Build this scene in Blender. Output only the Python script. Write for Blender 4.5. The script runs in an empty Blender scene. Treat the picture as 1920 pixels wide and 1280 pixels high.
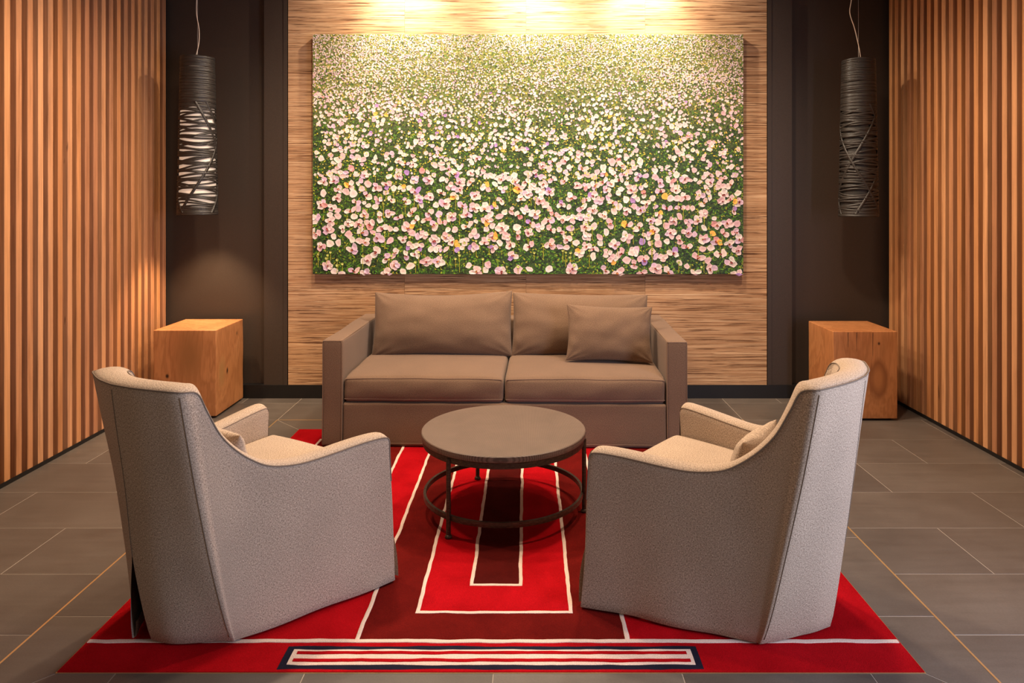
import bpy, bmesh, math, random
import numpy as np
from mathutils import Vector, Matrix, noise

R = math.radians
random.seed(7)
SC = bpy.context.scene
COL = SC.collection

# ------------------------------------------------------------------ camera
cam_d = bpy.data.cameras.new('camera')
cam = bpy.data.objects.new('camera', cam_d)
COL.objects.link(cam)
cam.location = (0, 0, 1.5)
cam.rotation_euler = (R(90), 0, 0)
cam_d.sensor_fit = 'HORIZONTAL'
cam_d.sensor_width = 36.0
cam_d.lens = 36.0 * 1350 / 1920          # level architectural camera with a shifted lens
cam_d.shift_x = -(990 - 960) / 1920
cam_d.shift_y = -(640 - 375) / 1920
cam_d.clip_start = 0.05
SC.camera = cam

# ------------------------------------------------------------------ world, lights, exposure
SC.view_settings.view_transform = 'Standard'
SC.view_settings.look = 'None'
SC.view_settings.gamma = 1.0
SC.view_settings.use_curve_mapping = False
SC.view_settings.exposure = 0.28
W = bpy.data.worlds.new('lobby_surroundings')
SC.world = W
W.use_nodes = True
W.node_tree.nodes['Background'].inputs[0].default_value = (1.0, 0.80, 0.64, 1)
W.node_tree.nodes['Background'].inputs[1].default_value = 0.17

WARM = (1.0, 0.76, 0.54)


def spot(name, loc, target, power, size=120, blend=1.0, radius=0.06, col=WARM):
    d = bpy.data.lights.new(name, 'SPOT')
    d.energy = power
    d.color = col
    d.spot_size = R(size)
    d.spot_blend = blend
    d.shadow_soft_size = radius
    o = bpy.data.objects.new(name, d)
    COL.objects.link(o)
    o.location = loc
    o.rotation_euler = (Vector(target) - Vector(loc)).to_track_quat('-Z', 'Y').to_euler()
    return o


# three wall washers above the picture
for x in (-0.93, 0.02, 0.87):
    spot('wall_washer', (x, 5.10, 3.33), (x, 5.46, 2.75), 62, 84, 0.8, 0.03, (1.0, 0.83, 0.64))
    spot('wall_washer_spill', (x, 5.06, 3.30), (x, 5.10, 0.0), 44, 172, 0.5, 0.03, (1.0, 0.82, 0.62))
# general ceiling downlights
for (x, y, p) in ((-1.0, 4.15, 150), (0.75, 4.15, 150), (-0.12, 3.45, 75), (-1.55, 3.5, 130), (1.35, 3.5, 130)):
    spot('ceiling_downlight', (x, y, 3.33), (x, y, 0), p, 150, 0.9, 0.08)
# daylight from the glazing behind the camera on the right
ad = bpy.data.lights.new('daylight', 'AREA')
ad.shape = 'RECTANGLE'
ad.size = 1.3
ad.size_y = 1.9
ad.energy = 100
ad.color = (0.67, 0.75, 1.0)
ao = bpy.data.objects.new('daylight', ad)
COL.objects.link(ao)
ao.location = (2.84, 1.18, 1.28)
ao.rotation_euler = (R(90), 0, R(90))    # stands in the window opening, facing into the room


# ------------------------------------------------------------------ helpers
def tag(o, label=None, cat=None, group=None, kind=None):
    if label: o['label'] = label
    if cat: o['category'] = cat
    if group: o['group'] = group
    if kind: o['kind'] = kind
    return o


def empty(name, loc=(0, 0, 0), rz=0.0):
    o = bpy.data.objects.new(name, None)
    o.empty_display_size = 0.1
    COL.objects.link(o)
    o.location = loc
    o.rotation_euler = (0, 0, rz)
    return o


def link(name, me, mat=None, parent=None, smooth=False):
    o = bpy.data.objects.new(name, me)
    COL.objects.link(o)
    if mat is not None and len(me.materials) == 0:
        me.materials.append(mat)
    if parent is not None:
        o.parent = parent
    if smooth:
        me.shade_smooth()
    return o


class MB:
    """collects verts / faces / uvs, then builds ONE mesh object"""

    def __init__(s):
        s.v, s.f, s.uv = [], [], []

    def add(s, verts, faces, uvs=None):
        b = len(s.v)
        s.v += [tuple(p) for p in verts]
        for k, f in enumerate(faces):
            s.f.append([b + i for i in f])
            s.uv.append(uvs[k] if uvs else [(verts[i][0] + verts[i][1], verts[i][2]) for i in f])

    def grid(s, P, UV=None, closed_u=False, flip=False):
        """P[i][j] grid of points; uv in metres"""
        n, m = len(P), len(P[0])
        verts = [p for row in P for p in row]
        if UV is None:
            UV = [[None] * m for _ in range(n)]
            for j in range(m):
                acc = 0.0
                for i in range(n):
                    if i: acc += (Vector(P[i][j]) - Vector(P[i - 1][j])).length
                    UV[i][j] = [acc, 0]
            for i in range(n):
                acc = 0.0
                for j in range(m):
                    if j: acc += (Vector(P[i][j]) - Vector(P[i][j - 1])).length
                    UV[i][j][1] = acc
            mid = [UV[i][m // 2][0] for i in range(n)]
            for i in range(n):
                for j in range(m):
                    UV[i][j] = (mid[i], UV[i][j][1])
        faces, uvs = [], []
        for i in range(n if closed_u else n - 1):
            i2 = (i + 1) % n
            for j in range(m - 1):
                q = [i * m + j, i2 * m + j, i2 * m + j + 1, i * m + j + 1]
                u = [UV[i][j], UV[i2][j], UV[i2][j + 1], UV[i][j + 1]]
                if flip: q.reverse(); u.reverse()
                faces.append(q)
                uvs.append(u)
        s.add(verts, faces, uvs)

    def box(s, lo, hi):
        x0, y0, z0 = lo
        x1, y1, z1 = hi
        v = [(x0, y0, z0), (x1, y0, z0), (x1, y1, z0), (x0, y1, z0), (x0, y0, z1), (x1, y0, z1), (x1, y1, z1), (x0, y1, z1)]
        s.add(v, [(3, 2, 1, 0), (4, 5, 6, 7), (0, 1, 5, 4), (1, 2, 6, 5), (2, 3, 7, 6), (3, 0, 4, 7)])

    def tube(s, pts, r, n=8, closed=False, caps=True):
        pts = [Vector(p) for p in pts]
        N = len(pts)
        rows = []
        up = Vector((0, 0, 1))
        for i, p in enumerate(pts):
            a = pts[i - 1] if (i or closed) else p
            b = pts[(i + 1) % N] if (i < N - 1 or closed) else p
            t = (b - a)
            t = t.normalized() if t.length > 1e-9 else Vector((0, 0, 1))
            ref = up if abs(t.z) < 0.95 else Vector((1, 0, 0))
            e1 = t.cross(ref).normalized()
            e2 = t.cross(e1).normalized()
            rr = r(i / max(1, N - 1)) if callable(r) else r
            rows.append([tuple(p + e1 * (rr * math.cos(2 * math.pi * k / n)) + e2 * (rr * math.sin(2 * math.pi * k / n))) for k in range(n + 1)])
        s.grid(rows, closed_u=closed)
        if caps and not closed:
            for row in (rows[0], rows[-1]):
                s.add(row[:-1], [list(range(n))])

    def lathe(s, prof, n=48, c=(0, 0)):
        rows = [[(c[0] + r * math.cos(2 * math.pi * i / n), c[1] + r * math.sin(2 * math.pi * i / n), z) for r, z in prof] for i in range(n + 1)]
        s.grid(rows)

    def build(s, name, mat=None, parent=None, smooth=False, weld=0.0, fix=True):
        me = bpy.data.meshes.new(name)
        me.from_pydata(s.v, [], s.f)
        uvl = me.uv_layers.new(name='UVMap')
        flat = [c for fu in s.uv for p in fu for c in p]
        uvl.data.foreach_set('uv', flat)
        if weld or fix:
            bm = bmesh.new()
            bm.from_mesh(me)
            if weld: bmesh.ops.remove_doubles(bm, verts=bm.verts, dist=weld)
            if fix: bmesh.ops.recalc_face_normals(bm, faces=bm.faces)
            bm.to_mesh(me)
            bm.free()
        me.update()
        return link(name, me, mat, parent, smooth)


def superbox(size, r, n=10, deform=None, nx=None, ny=None, nz=None):
    """rounded box centred on the origin, subdivided faces, uv in metres"""
    h = [c / 2 for c in size]
    cnt = [nx or n, ny or n, nz or n]
    mb = MB()

    def axis(k):
        a, c = h[k], cnt[k]
        rr = min(r, a)
        edge = [-a, -a + rr * 0.12, -a + rr * 0.4, -a + rr * 0.75, -a + rr]
        mid = [(-a + rr) + (2 * (a - rr)) * i / c for i in range(1, c)] if a > rr else []
        return edge + mid + [-e for e in reversed(edge)] if a > rr else sorted(set(edge + [-e for e in edge]))
    ax = [axis(k) for k in range(3)]

    def rnd(p):
        q = [max(-h[k] + r, min(h[k] - r, p[k])) if h[k] > r else 0.0 for k in range(3)]
        d = Vector([p[k] - q[k] for k in range(3)])
        if d.length > 1e-9:
            d = d.normalized() * r
        v = Vector(q) + d
        return deform(v) if deform else v
    for k in range(3):
        i, j = [(1, 2), (0, 2), (0, 1)][k]
        for sgn in (-1, 1):
            P, U = [], []
            for a in ax[i]:
                row, ur = [], []
                for b in ax[j]:
                    p = [0, 0, 0]
                    p[k] = sgn * h[k]; p[i] = a; p[j] = b
                    row.append(tuple(rnd(p)))
                    ur.append((a + 3.1 * k, b + 1.7 * sgn))
                P.append(row); U.append(ur)
            mb.grid(P, U)
    return mb


def pillow(w, h, t, n=36, ears=0.05, seed=0, wrinkle=0.006, sag=0.0, power=0.55):
    """knife-edge cushion, x = width, z = height (base at z=0), y = thickness"""
    mb = MB()
    for sgn in (-1, 1):
        P, U = [], []
        for i in range(n + 1):
            u = -math.cos(math.pi * i / n) * 0.5 - 0.5 + 1.0
            u = 2 * u - 1
            u = math.copysign(abs(u) ** 1.0, u)
            row, ur = [], []
            for j in range(n + 1):
                v = -math.cos(math.pi * j / n)
                x = u * w / 2 * (1 - ears * (1 - v * v))
                z = v * h / 2 * (1 - ears * 1.2 * (1 - u * u))
                pf = (max(0.0, (1 - u * u) * (1 - v * v))) ** power
                y = sgn * t / 2 * pf
                edge = 1 - (1 - u * u) * (1 - v * v)
                wv = noise.noise(Vector((u * 2.6 + seed, v * 2.2, sgn * 3.0 + seed)))
                wv2 = noise.noise(Vector((u * 7 + seed * 2, v * 3.5, sgn * 5.0)))
                fade = min(1.0, pf * 3)
                # soft creases: upright ones below the top edge, radiating ones at the corners
                cr = noise.noise(Vector((u * 5.5 + seed, v * 0.8, 11.0 + seed)))
                cr = (1 - abs(cr) * 2.2) ** 3 if abs(cr) < 0.45 else 0.0
                y -= sgn * fade * wrinkle * 0.9 * cr * max(0.0, v + 0.25) * (1 - u * u)
                cu, cv = 1 - abs(u), 1 - abs(v)
                cd_ = math.hypot(cu, cv)
                if cd_ < 0.7:
                    y += sgn * fade * wrinkle * 0.9 * math.sin(math.atan2(cv, cu) * 11 + seed + 2 * (u > 0) + 3 * (v > 0)) * (1 - cd_ / 0.7)
                y += sgn * fade * wrinkle * (wv * 2.2 + wv2 * 1.0 * edge)
                z2 = z + h / 2 - sag * (1 - u * u) * (v * 0.5 + 0.5)
                row.append((x, y, z2)); ur.append((x + 2 * sgn, z))
            P.append(row); U.append(ur)
        mb.grid(P, U)
    return mb


def catmull(pts, per=6):
    out = []
    n = len(pts)
    A = [np.array(p, float) for p in pts]
    for i in range(n - 1):
        p0 = A[max(i - 1, 0)]; p1 = A[i]; p2 = A[i + 1]; p3 = A[min(i + 2, n - 1)]
        for k in range(per):
            t = k / per
            out.append(0.5 * ((2 * p1) + (-p0 + p2) * t + (2 * p0 - 5 * p1 + 4 * p2 - p3) * t * t + (-p0 + 3 * p1 - 3 * p2 + p3) * t ** 3))
    out.append(A[-1])
    return out


# ------------------------------------------------------------------ materials
class NT:
    def __init__(s, name):
        s.m = bpy.data.materials.new(name)
        s.m.use_nodes = True
        s.t = s.m.node_tree
        s.b = s.t.nodes['Principled BSDF']

    def n(s, typ, **kw):
        nd = s.t.nodes.new(typ)
        for k, v in kw.items():
            setattr(nd, k, v)
        return nd

    def l(s, a, b):
        s.t.links.new(a, b)

    def set(s, **kw):
        for k, v in kw.items():
            s.b.inputs[k.replace('_', ' ')].default_value = v

    def coord(s, kind='Object', scale=(1, 1, 1), rnd=False, loc=(0, 0, 0)):
        tc = s.n('ShaderNodeTexCoord')
        mp = s.n('ShaderNodeMapping')
        mp.inputs['Scale'].default_value = scale
        mp.inputs['Location'].default_value = loc
        src = tc.outputs[kind]
        if rnd:
            oi = s.n('ShaderNodeObjectInfo')
            mul = s.n('ShaderNodeMath', operation='MULTIPLY')
            mul.inputs[1].default_value = 37.0
            s.l(oi.outputs['Random'], mul.inputs[0])
            ad_ = s.n('ShaderNodeVectorMath', operation='ADD')
            s.l(src, ad_.inputs[0]); s.l(mul.outputs[0], ad_.inputs[1])
            src = ad_.outputs[0]
        s.l(src, mp.inputs[0])
        return mp.outputs[0]

    def noise(s, vec, scale=5, detail=4, rough=0.55, dist=0.0):
        nd = s.n('ShaderNodeTexNoise')
        nd.inputs['Scale'].default_value = scale
        nd.inputs['Detail'].default_value = detail
        nd.inputs['Roughness'].default_value = rough
        nd.inputs['Distortion'].default_value = dist
        s.l(vec, nd.inputs['Vector'])
        return nd.outputs['Fac']

    def ramp(s, fac, stops):
        nd = s.n('ShaderNodeValToRGB')
        e = nd.color_ramp.elements
        while len(e) < len(stops): e.new(0.5)
        for k, (p, c) in enumerate(stops):
            e[k].position = p
            e[k].color = (*c, 1) if len(c) == 3 else c
        s.l(fac, nd.inputs[0])
        return nd.outputs['Color']

    def math(s, op, a, b=None):
        nd = s.n('ShaderNodeMath', operation=op)
        for k, x in enumerate((a, b)):
            if x is None: continue
            if isinstance(x, (int, float)): nd.inputs[k].default_value = x
            else: s.l(x, nd.inputs[k])
        return nd.outputs[0]

    def mix(s, fac, a, b, blend='MIX'):
        nd = s.n('ShaderNodeMix', data_type='RGBA', blend_type=blend)
        for k, x in ((0, fac), (6, a), (7, b)):
            if isinstance(x, (int, float)): nd.inputs[k].default_value = x
            elif isinstance(x, tuple): nd.inputs[k].default_value = (*x, 1) if len(x) == 3 else x
            else: s.l(x, nd.inputs[k])
        return nd.outputs[2]

    def base(s, c):
        if isinstance(c, tuple): s.b.inputs['Base Color'].default_value = (*c, 1)
        else: s.l(c, s.b.inputs['Base Color'])

    def bump(s, h, strength=0.3, dist=0.002):
        nd = s.n('ShaderNodeBump')
        nd.inputs['Strength'].default_value = strength
        nd.inputs['Distance'].default_value = dist
        s.l(h, nd.inputs['Height'])
        s.l(nd.outputs[0], s.b.inputs['Normal'])


def plain(name, col, rough=0.6, metal=0.0, spec=0.5):
    t = NT(name)
    t.base(col)
    t.set(Roughness=rough, Metallic=metal)
    t.b.inputs['Specular IOR Level'].default_value = spec
    return t.m


def fabric(name, dark, light, s1=140, s2=620, bump=0.35, sheen=0.15, patch=0.12):
    t = NT(name)
    a = t.noise(t.coord('UV', (s1, s2, 1)), 1.0, 2, 0.6)
    b = t.noise(t.coord('UV', (s2, s1, 1), loc=(3, 7, 0)), 1.0, 2, 0.6)
    w = t.math('ADD', a, b)
    c = t.ramp(t.math('MULTIPLY', w, 0.5), [(0.34, dark), (0.66, light)])
    big = t.noise(t.coord('Object', (3, 3, 3)), 1.6, 3, 0.5)
    k = t.ramp(big, [(0.3, (1 - patch,) * 3), (0.7, (1.0, 1.0, 1.0))])
    t.base(t.mix(1.0, c, k, 'MULTIPLY'))
    t.set(Roughness=0.92)
    t.b.inputs['Specular IOR Level'].default_value = 0.15
    t.b.inputs['Sheen Weight'].default_value = sheen
    t.b.inputs['Sheen Roughness'].default_value = 0.6
    t.bump(w, bump, 0.0015)
    return t.m


M = {}
M['chair'] = fabric('oatmeal_linen', (0.155, 0.105, 0.070), (0.72, 0.56, 0.42), 170, 430, 0.6, 0.08)
M['sofa'] = fabric('brown_linen', (0.105, 0.060, 0.036), (0.255, 0.160, 0.100), 170, 460, 0.35, 0.12)
M['chair_welt'] = plain('linen_piping', (0.19, 0.145, 0.112), 0.9, 0, 0.1)
M['sofa_welt'] = plain('brown_piping', (0.21, 0.14, 0.098), 0.9, 0, 0.1)
M['pleat_shade'] = plain('pleat_shade_cloth', (0.07, 0.055, 0.045), 0.95, 0, 0.1)  # shadow inside the kick pleat, put into the underlay's colour


def wood_slat():
    t = NT('batten_timber')
    oi = t.n('ShaderNodeObjectInfo')
    v = t.coord('Object', (38, 38, 2.0), rnd=True)
    g = t.noise(v, 1.0, 5, 0.6, 0.4)
    v2 = t.coord('Object', (160, 160, 3.5), rnd=True)
    g2 = t.noise(v2, 1.0, 3, 0.6)
    hue = t.ramp(oi.outputs['Random'], [(0.0, (0.52, 0.225, 0.088)), (0.3, (0.64, 0.305, 0.125)), (0.55, (0.46, 0.205, 0.100)),
                                        (0.75, (0.68, 0.35, 0.165)), (1.0, (0.40, 0.18, 0.088))])
    k = t.ramp(g, [(0.25, (0.66, 0.60, 0.56)), (0.5, (0.95, 0.93, 0.92)), (0.75, (1.15, 1.12, 1.08))])
    c = t.mix(1.0, hue, k, 'MULTIPLY')
    k2 = t.ramp(g2, [(0.3, (0.82, 0.80, 0.78)), (0.6, (1.0, 1.0, 1.0))])
    c = t.mix(1.0, c, k2, 'MULTIPLY')
    # dark resin streaks / knots with their own shape
    kn = t.noise(t.coord('Object', (26, 26, 3.2), rnd=True, loc=(5, 2, 9)), 1.0, 2, 0.5)
    kf = t.ramp(kn, [(0.745, (0, 0, 0)), (0.79, (1, 1, 1))])
    c = t.mix(kf, c, (0.06, 0.022, 0.010))
    t.base(c)
    t.set(Roughness=0.55)
    t.b.inputs['Specular IOR Level'].default_value = 0.3
    t.bump(g2, 0.15, 0.001)
    return t.m


M['slat'] = wood_slat()
M['backing'] = plain('backing_board', (0.075, 0.030, 0.014), 0.8)


def dark_wall():
    t = NT('dark_brown_panel')
    n = t.noise(t.coord('Object', (240, 240, 240)), 1.0, 2, 0.5)
    t.base(t.ramp(n, [(0.3, (0.037, 0.0245, 0.0175)), (0.7, (0.050, 0.034, 0.0250))]))
    t.set(Roughness=0.5)
    t.bump(n, 0.12, 0.0006)
    return t.m


M['darkwall'] = dark_wall()
M['black'] = plain('black_skirting', (0.006, 0.005, 0.0048), 0.5)


def grasscloth():
    t = NT('grasscloth')
    a = t.noise(t.coord('Object', (1.6, 1, 150), rnd=True), 1.0, 6, 0.62, 0.15)
    b = t.noise(t.coord('Object', (5.0, 1, 420), rnd=True, loc=(3, 0, 1)), 1.0, 3, 0.6)
    d = t.noise(t.coord('Object', (3.2, 1, 190), rnd=True, loc=(8, 0, 4)), 1.0, 4, 0.6, 0.2)
    c = t.ramp(a, [(0.30, (0.30, 0.155, 0.075)), (0.44, (0.48, 0.275, 0.145)), (0.56, (0.64, 0.41, 0.235)), (0.70, (0.80, 0.58, 0.37))])
    k = t.ramp(b, [(0.3, (0.72, 0.66, 0.60)), (0.55, (1.0, 1.0, 1.0)), (0.75, (1.12, 1.1, 1.08))])
    c = t.mix(1.0, c, k, 'MULTIPLY')
    dk = t.ramp(d, [(0.385, (1, 1, 1)), (0.455, (0, 0, 0))])
    c = t.mix(dk, c, (0.135, 0.062, 0.030))
    bigd = t.noise(t.coord('Object', (1.1, 1, 9), rnd=True, loc=(1, 0, 2)), 1.0, 3, 0.5)
    c = t.mix(1.0, c, t.ramp(bigd, [(0.3, (0.86, 0.83, 0.80)), (0.7, (1.05, 1.05, 1.05))]), 'MULTIPLY')
    t.base(c)
    t.set(Roughness=0.75)
    t.b.inputs['Specular IOR Level'].default_value = 0.25
    t.bump(t.math('ADD', a, t.math('MULTIPLY', b, 0.6)), 0.5, 0.003)
    return t.m


M['grass'] = grasscloth()


def tile():
    t = NT('slate_tile')
    n = t.noise(t.coord('Object', (2.2, 2.2, 2.2), rnd=True), 1.0, 5, 0.6)
    n2 = t.noise(t.coord('Object', (3, 26, 3), rnd=True), 1.0, 4, 0.6)
    n3 = t.noise(t.coord('Object', (190, 190, 190), rnd=True), 1.0, 2, 0.5)
    c = t.ramp(n, [(0.25, (0.080, 0.066, 0.056)), (0.75, (0.128, 0.108, 0.092))])
    c = t.mix(1.0, c, t.ramp(n2, [(0.3, (0.90, 0.89, 0.88)), (0.7, (1.06, 1.06, 1.06))]), 'MULTIPLY')
    oi = t.n('ShaderNodeObjectInfo')
    c = t.mix(1.0, c, t.ramp(oi.outputs['Random'], [(0, (0.86, 0.86, 0.87)), (1, (1.1, 1.09, 1.07))]), 'MULTIPLY')
    t.base(t.mix(1.0, c, t.ramp(n3, [(0.3, (0.9, 0.9, 0.9)), (0.7, (1.05, 1.05, 1.05))]), 'MULTIPLY'))
    t.l(t.ramp(n, [(0.2, (0.36,) * 3), (0.8, (0.50,) * 3)]), t.b.inputs['Roughness'])
    t.bump(t.math('ADD', n3, t.math('MULTIPLY', n2, 2.0)), 0.10, 0.001)
    return t.m


M['tile'] = tile()
M['grout'] = plain('pale_grout', (0.38, 0.32, 0.26), 0.8)
M['brass'] = plain('brass_strip', (0.72, 0.47, 0.22), 0.38, 0.75)
M['ceiling'] = plain('ceiling_paint', (0.45, 0.38, 0.32), 0.9)


def pile(name, c0, c1):
    t = NT(name)
    n = t.noise(t.coord('Object', (4.5, 4.5, 4.5)), 1.0, 5, 0.6, 0.5)
    f = t.noise(t.coord('Object', (330, 330, 330)), 1.0, 2, 0.6)
    c = t.ramp(n, [(0.3, c0), (0.7, c1)])
    t.base(t.mix(1.0, c, t.ramp(f, [(0.3, (0.72,) * 3), (0.7, (1.1,) * 3)]), 'MULTIPLY'))
    t.set(Roughness=0.95)
    t.b.inputs['Specular IOR Level'].default_value = 0.05
    t.b.inputs['Sheen Weight'].default_value = 0.02
    t.b.inputs['Sheen Tint'].default_value = (*c1, 1)
    t.bump(f, 0.6, 0.003)
    return t.m


M['red'] = pile('red_pile', (0.31, 0.0015, 0.004), (0.46, 0.004, 0.009))
M['dark_red'] = pile('oxblood_pile', (0.095, 0.004, 0.003), (0.150, 0.007, 0.005))
M['deep_red'] = pile('maroon_pile', (0.056, 0.004, 0.003), (0.088, 0.006, 0.005))
M['cream'] = pile('cream_pile', (0.72, 0.55, 0.46), (0.80, 0.64, 0.54))
M['navy'] = pile('navy_pile', (0.012, 0.011, 0.022), (0.018, 0.017, 0.034))


def block_wood(name, knots, seed, c0, c1, c2):
    t = NT(name)
    v = t.coord('Object', (1, 1, 1), loc=(seed, seed * 0.7, 0))
    warp = t.noise(t.coord('Object', (3.0, 3.0, 1.4), loc=(seed, 2, 1)), 1.0, 4, 0.55, 0.6)
    g = t.noise(t.coord('Object', (26, 26, 2.2), loc=(seed, 0, 0)), 1.0, 6, 0.65, 0.9)
    fine = t.noise(t.coord('Object', (170, 170, 9), loc=(seed, 0, 0)), 1.0, 3, 0.6)
    rings = t.math('SINE', t.math('MULTIPLY', t.math('ADD', warp, t.math('MULTIPLY', g, 0.25)), 62.0))
    c = t.ramp(warp, [(0.28, c0), (0.5, c1), (0.72, c2)])
    c = t.mix(1.0, c, t.ramp(t.math('ADD', t.math('MULTIPLY', rings, 0.5), 0.5), [(0.0, (0.87, 0.84, 0.80)), (0.6, (1.0, 1.0, 1.0)), (1.0, (1.05, 1.05, 1.04))]), 'MULTIPLY')
    c = t.mix(1.0, c, t.ramp(fine, [(0.3, (0.86, 0.84, 0.82)), (0.6, (1.0, 1.0, 1.0))]), 'MULTIPLY')
    tc = t.n('ShaderNodeTexCoord')
    for (p, sc, r0, r1, col) in knots:
        sub = t.n('ShaderNodeVectorMath', operation='SUBTRACT')
        t.l(tc.outputs['Object'], sub.inputs[0]); sub.inputs[1].default_value = p
        mul = t.n('ShaderNodeVectorMath', operation='MULTIPLY')
        t.l(sub.outputs[0], mul.inputs[0]); mul.inputs[1].default_value = sc
        ln = t.n('ShaderNodeVectorMath', operation='LENGTH')
        t.l(mul.outputs[0], ln.inputs[0])
        d = t.math('ADD', ln.outputs['Value'], t.math('MULTIPLY', t.math('SUBTRACT', g, 0.5), r1 * 0.5))
        c = t.mix(t.ramp(d, [(r0, (1, 1, 1)), (r1, (0, 0, 0))]), c, col)
    t.base(c)
    t.set(Roughness=0.5)
    t.b.inputs['Specular IOR Level'].default_value = 0.35
    t.bump(fine, 0.12, 0.001)
    return t.m


def weave_top():
    t = NT('woven_bronze_top')
    v = t.coord('Object', (1, 1, 1))
    wx = t.n('ShaderNodeTexWave'); wx.inputs['Scale'].default_value = 95; wx.inputs['Distortion'].default_value = 0.6
    wx.bands_direction = 'X'; t.l(v, wx.inputs[0])
    wy = t.n('ShaderNodeTexWave'); wy.inputs['Scale'].default_value = 80; wy.inputs['Distortion'].default_value = 0.6
    wy.bands_direction = 'Y'; t.l(v, wy.inputs[0])
    h = t.math('MULTIPLY', wx.outputs['Fac'], wy.outputs['Fac'])
    n = t.noise(v, 6, 4, 0.6)
    c = t.ramp(h, [(0.0, (0.085, 0.058, 0.044)), (0.6, (0.245, 0.175, 0.135))])
    t.base(t.mix(1.0, c, t.ramp(n, [(0.3, (0.85,) * 3), (0.7, (1.05,) * 3)]), 'MULTIPLY'))
    t.set(Roughness=0.42)
    t.bump(h, 0.35, 0.001)
    return t.m


M['table_top'] = weave_top()


def forged():
    t = NT('forged_bronze')
    n = t.noise(t.coord('Object', (60, 60, 200)), 1.0, 4, 0.6)
    t.base(t.ramp(n, [(0.3, (0.030, 0.022, 0.017)), (0.7, (0.095, 0.068, 0.048))]))
    t.set(Roughness=0.42, Metallic=0.6)
    t.bump(n, 0.3, 0.002)
    return t.m


M['bronze'] = forged()


def shade_mat():
    t = NT('wound_black_fibre')
    n = t.noise(t.coord('Object', (14, 14, 420)), 1.0, 3, 0.6)
    t.base(t.ramp(n, [(0.3, (0.012, 0.010, 0.009)), (0.7, (0.045, 0.037, 0.031))]))
    t.set(Roughness=0.38)
    t.bump(n, 0.5, 0.002)
    return t.m


M['fibre'] = shade_mat()
M['cord'] = plain('pale_cord', (0.75, 0.62, 0.50), 0.5)
M['steel'] = plain('steel_wire', (0.45, 0.40, 0.36), 0.35, 0.9)

# ------------------------------------------------------------------ the setting
XL, XR, YB = -2.745, 2.730, 5.46
ZC = 3.40
Y0 = 1.9           # near end of the batten walls

floor = MB()
floor.box((-3.4, -2.5, -0.05), (3.4, 5.62, -0.0008))
floor = floor.build('floor', M['grout'])
tag(floor, kind='structure')
rug_x0, rug_x1, rug_y0, rug_y1 = -1.495, 1.259, 2.285, 4.705
bx0, bx1, by0, by1 = -1.711, 1.468, 2.065, 4.915

GAP = 0.0013


def add_tile(x0, x1, y0, y1):
    x0 += GAP; x1 -= GAP; y0 += GAP; y1 -= GAP
    if x1 - x0 < 0.01 or y1 - y0 < 0.01: return
    mb = MB()
    b = 0.0008
    cx, cy = (x0 + x1) / 2, (y0 + y1) / 2
    a, c = (x1 - x0) / 2, (y1 - y0) / 2
    ring = lambda i, z: [(-a + i, -c + i, z), (a - i, -c + i, z), (a - i, c - i, z), (-a + i, c - i, z)]
    v = ring(0, -0.012) + ring(0, -b) + ring(b, 0)
    f = [(8, 9, 10, 11)]
    for k in (0, 4):
        for i in range(4):
            f.append((k + i, k + (i + 1) % 4, k + 4 + (i + 1) % 4, k + 4 + i))
    mb.add(v, f)
    o = mb.build('tile', M['tile'], floor)
    o.location = (cx, cy, 0)


T = 0.81
rows = [by1 + (k - 11) * 0.405 for k in range(14)]       # row edges
for r in range(len(rows) - 1):
    y0_, y1_ = rows[r], min(rows[r + 1], YB + 0.02)
    if y1_ <= y0_: continue
    half = 0.405 if (r % 2 == 0) else 0.0
    inside_row = y1_ <= by1 + 0.01 and y0_ >= by0 - 0.5
    # left field, measured outward from the brass line
    x = bx0
    first = True
    while x > XL - 0.1:
        nx = x - (half if (first and half) else T)
        first = False
        add_tile(max(nx, XL - 0.06), x, max(y0_, 0.8), y1_)
        x = nx
    x = bx1
    first = True
    while x < XR + 0.1:
        nx = x + (half if (first and half) else T)
        first = False
        add_tile(x, min(nx, XR + 0.06), max(y0_, 0.8), y1_)
        x = nx
    # field between the two brass lines: behind the rug bay and in front of it
    if y0_ >= by1 - 0.01 or y0_ < by0:
        yy1 = y1_ if y0_ >= by1 - 0.01 else min(y1_, by0)
        x = bx0
        first = True
        while x < bx1 - 0.01:
            nx = x + (half if (first and half) else T)
            first = False
            add_tile(x, min(nx, bx1), max(y0_, 0.8), yy1)
            x = nx


def quad_tile(pts):
    """border tile with mitred end"""
    cx = sum(p[0] for p in pts) / 4; cy = sum(p[1] for p in pts) / 4
    q = [(p[0] - cx, p[1] - cy) for p in pts]

    def ins(k, d):
        p = Vector(q[k]); a = Vector(q[k - 1]); b = Vector(q[(k + 1) % 4])
        e1 = (p - a).normalized(); e2 = (b - p).normalized()
        n1 = Vector((-e1.y, e1.x)); n2 = Vector((-e2.y, e2.x))
        m = (n1 + n2)
        return p + m * (d / (1 + n1.dot(n2)))
    v, f = [], [(8, 9, 10, 11)]
    for d, z in ((GAP, -0.012), (GAP, -0.0008), (GAP + 0.0008, 0)):
        v += [(*ins(k, d), z) for k in range(4)]
    for k in (0, 4):
        for i in range(4):
            f.append((k + i, k + (i + 1) % 4, k + 4 + (i + 1) % 4, k + 4 + i))
    mb = MB(); mb.add(v, f)
    o = mb.build('tile', M['tile'], floor)
    o.location = (cx, cy, 0)


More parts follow.
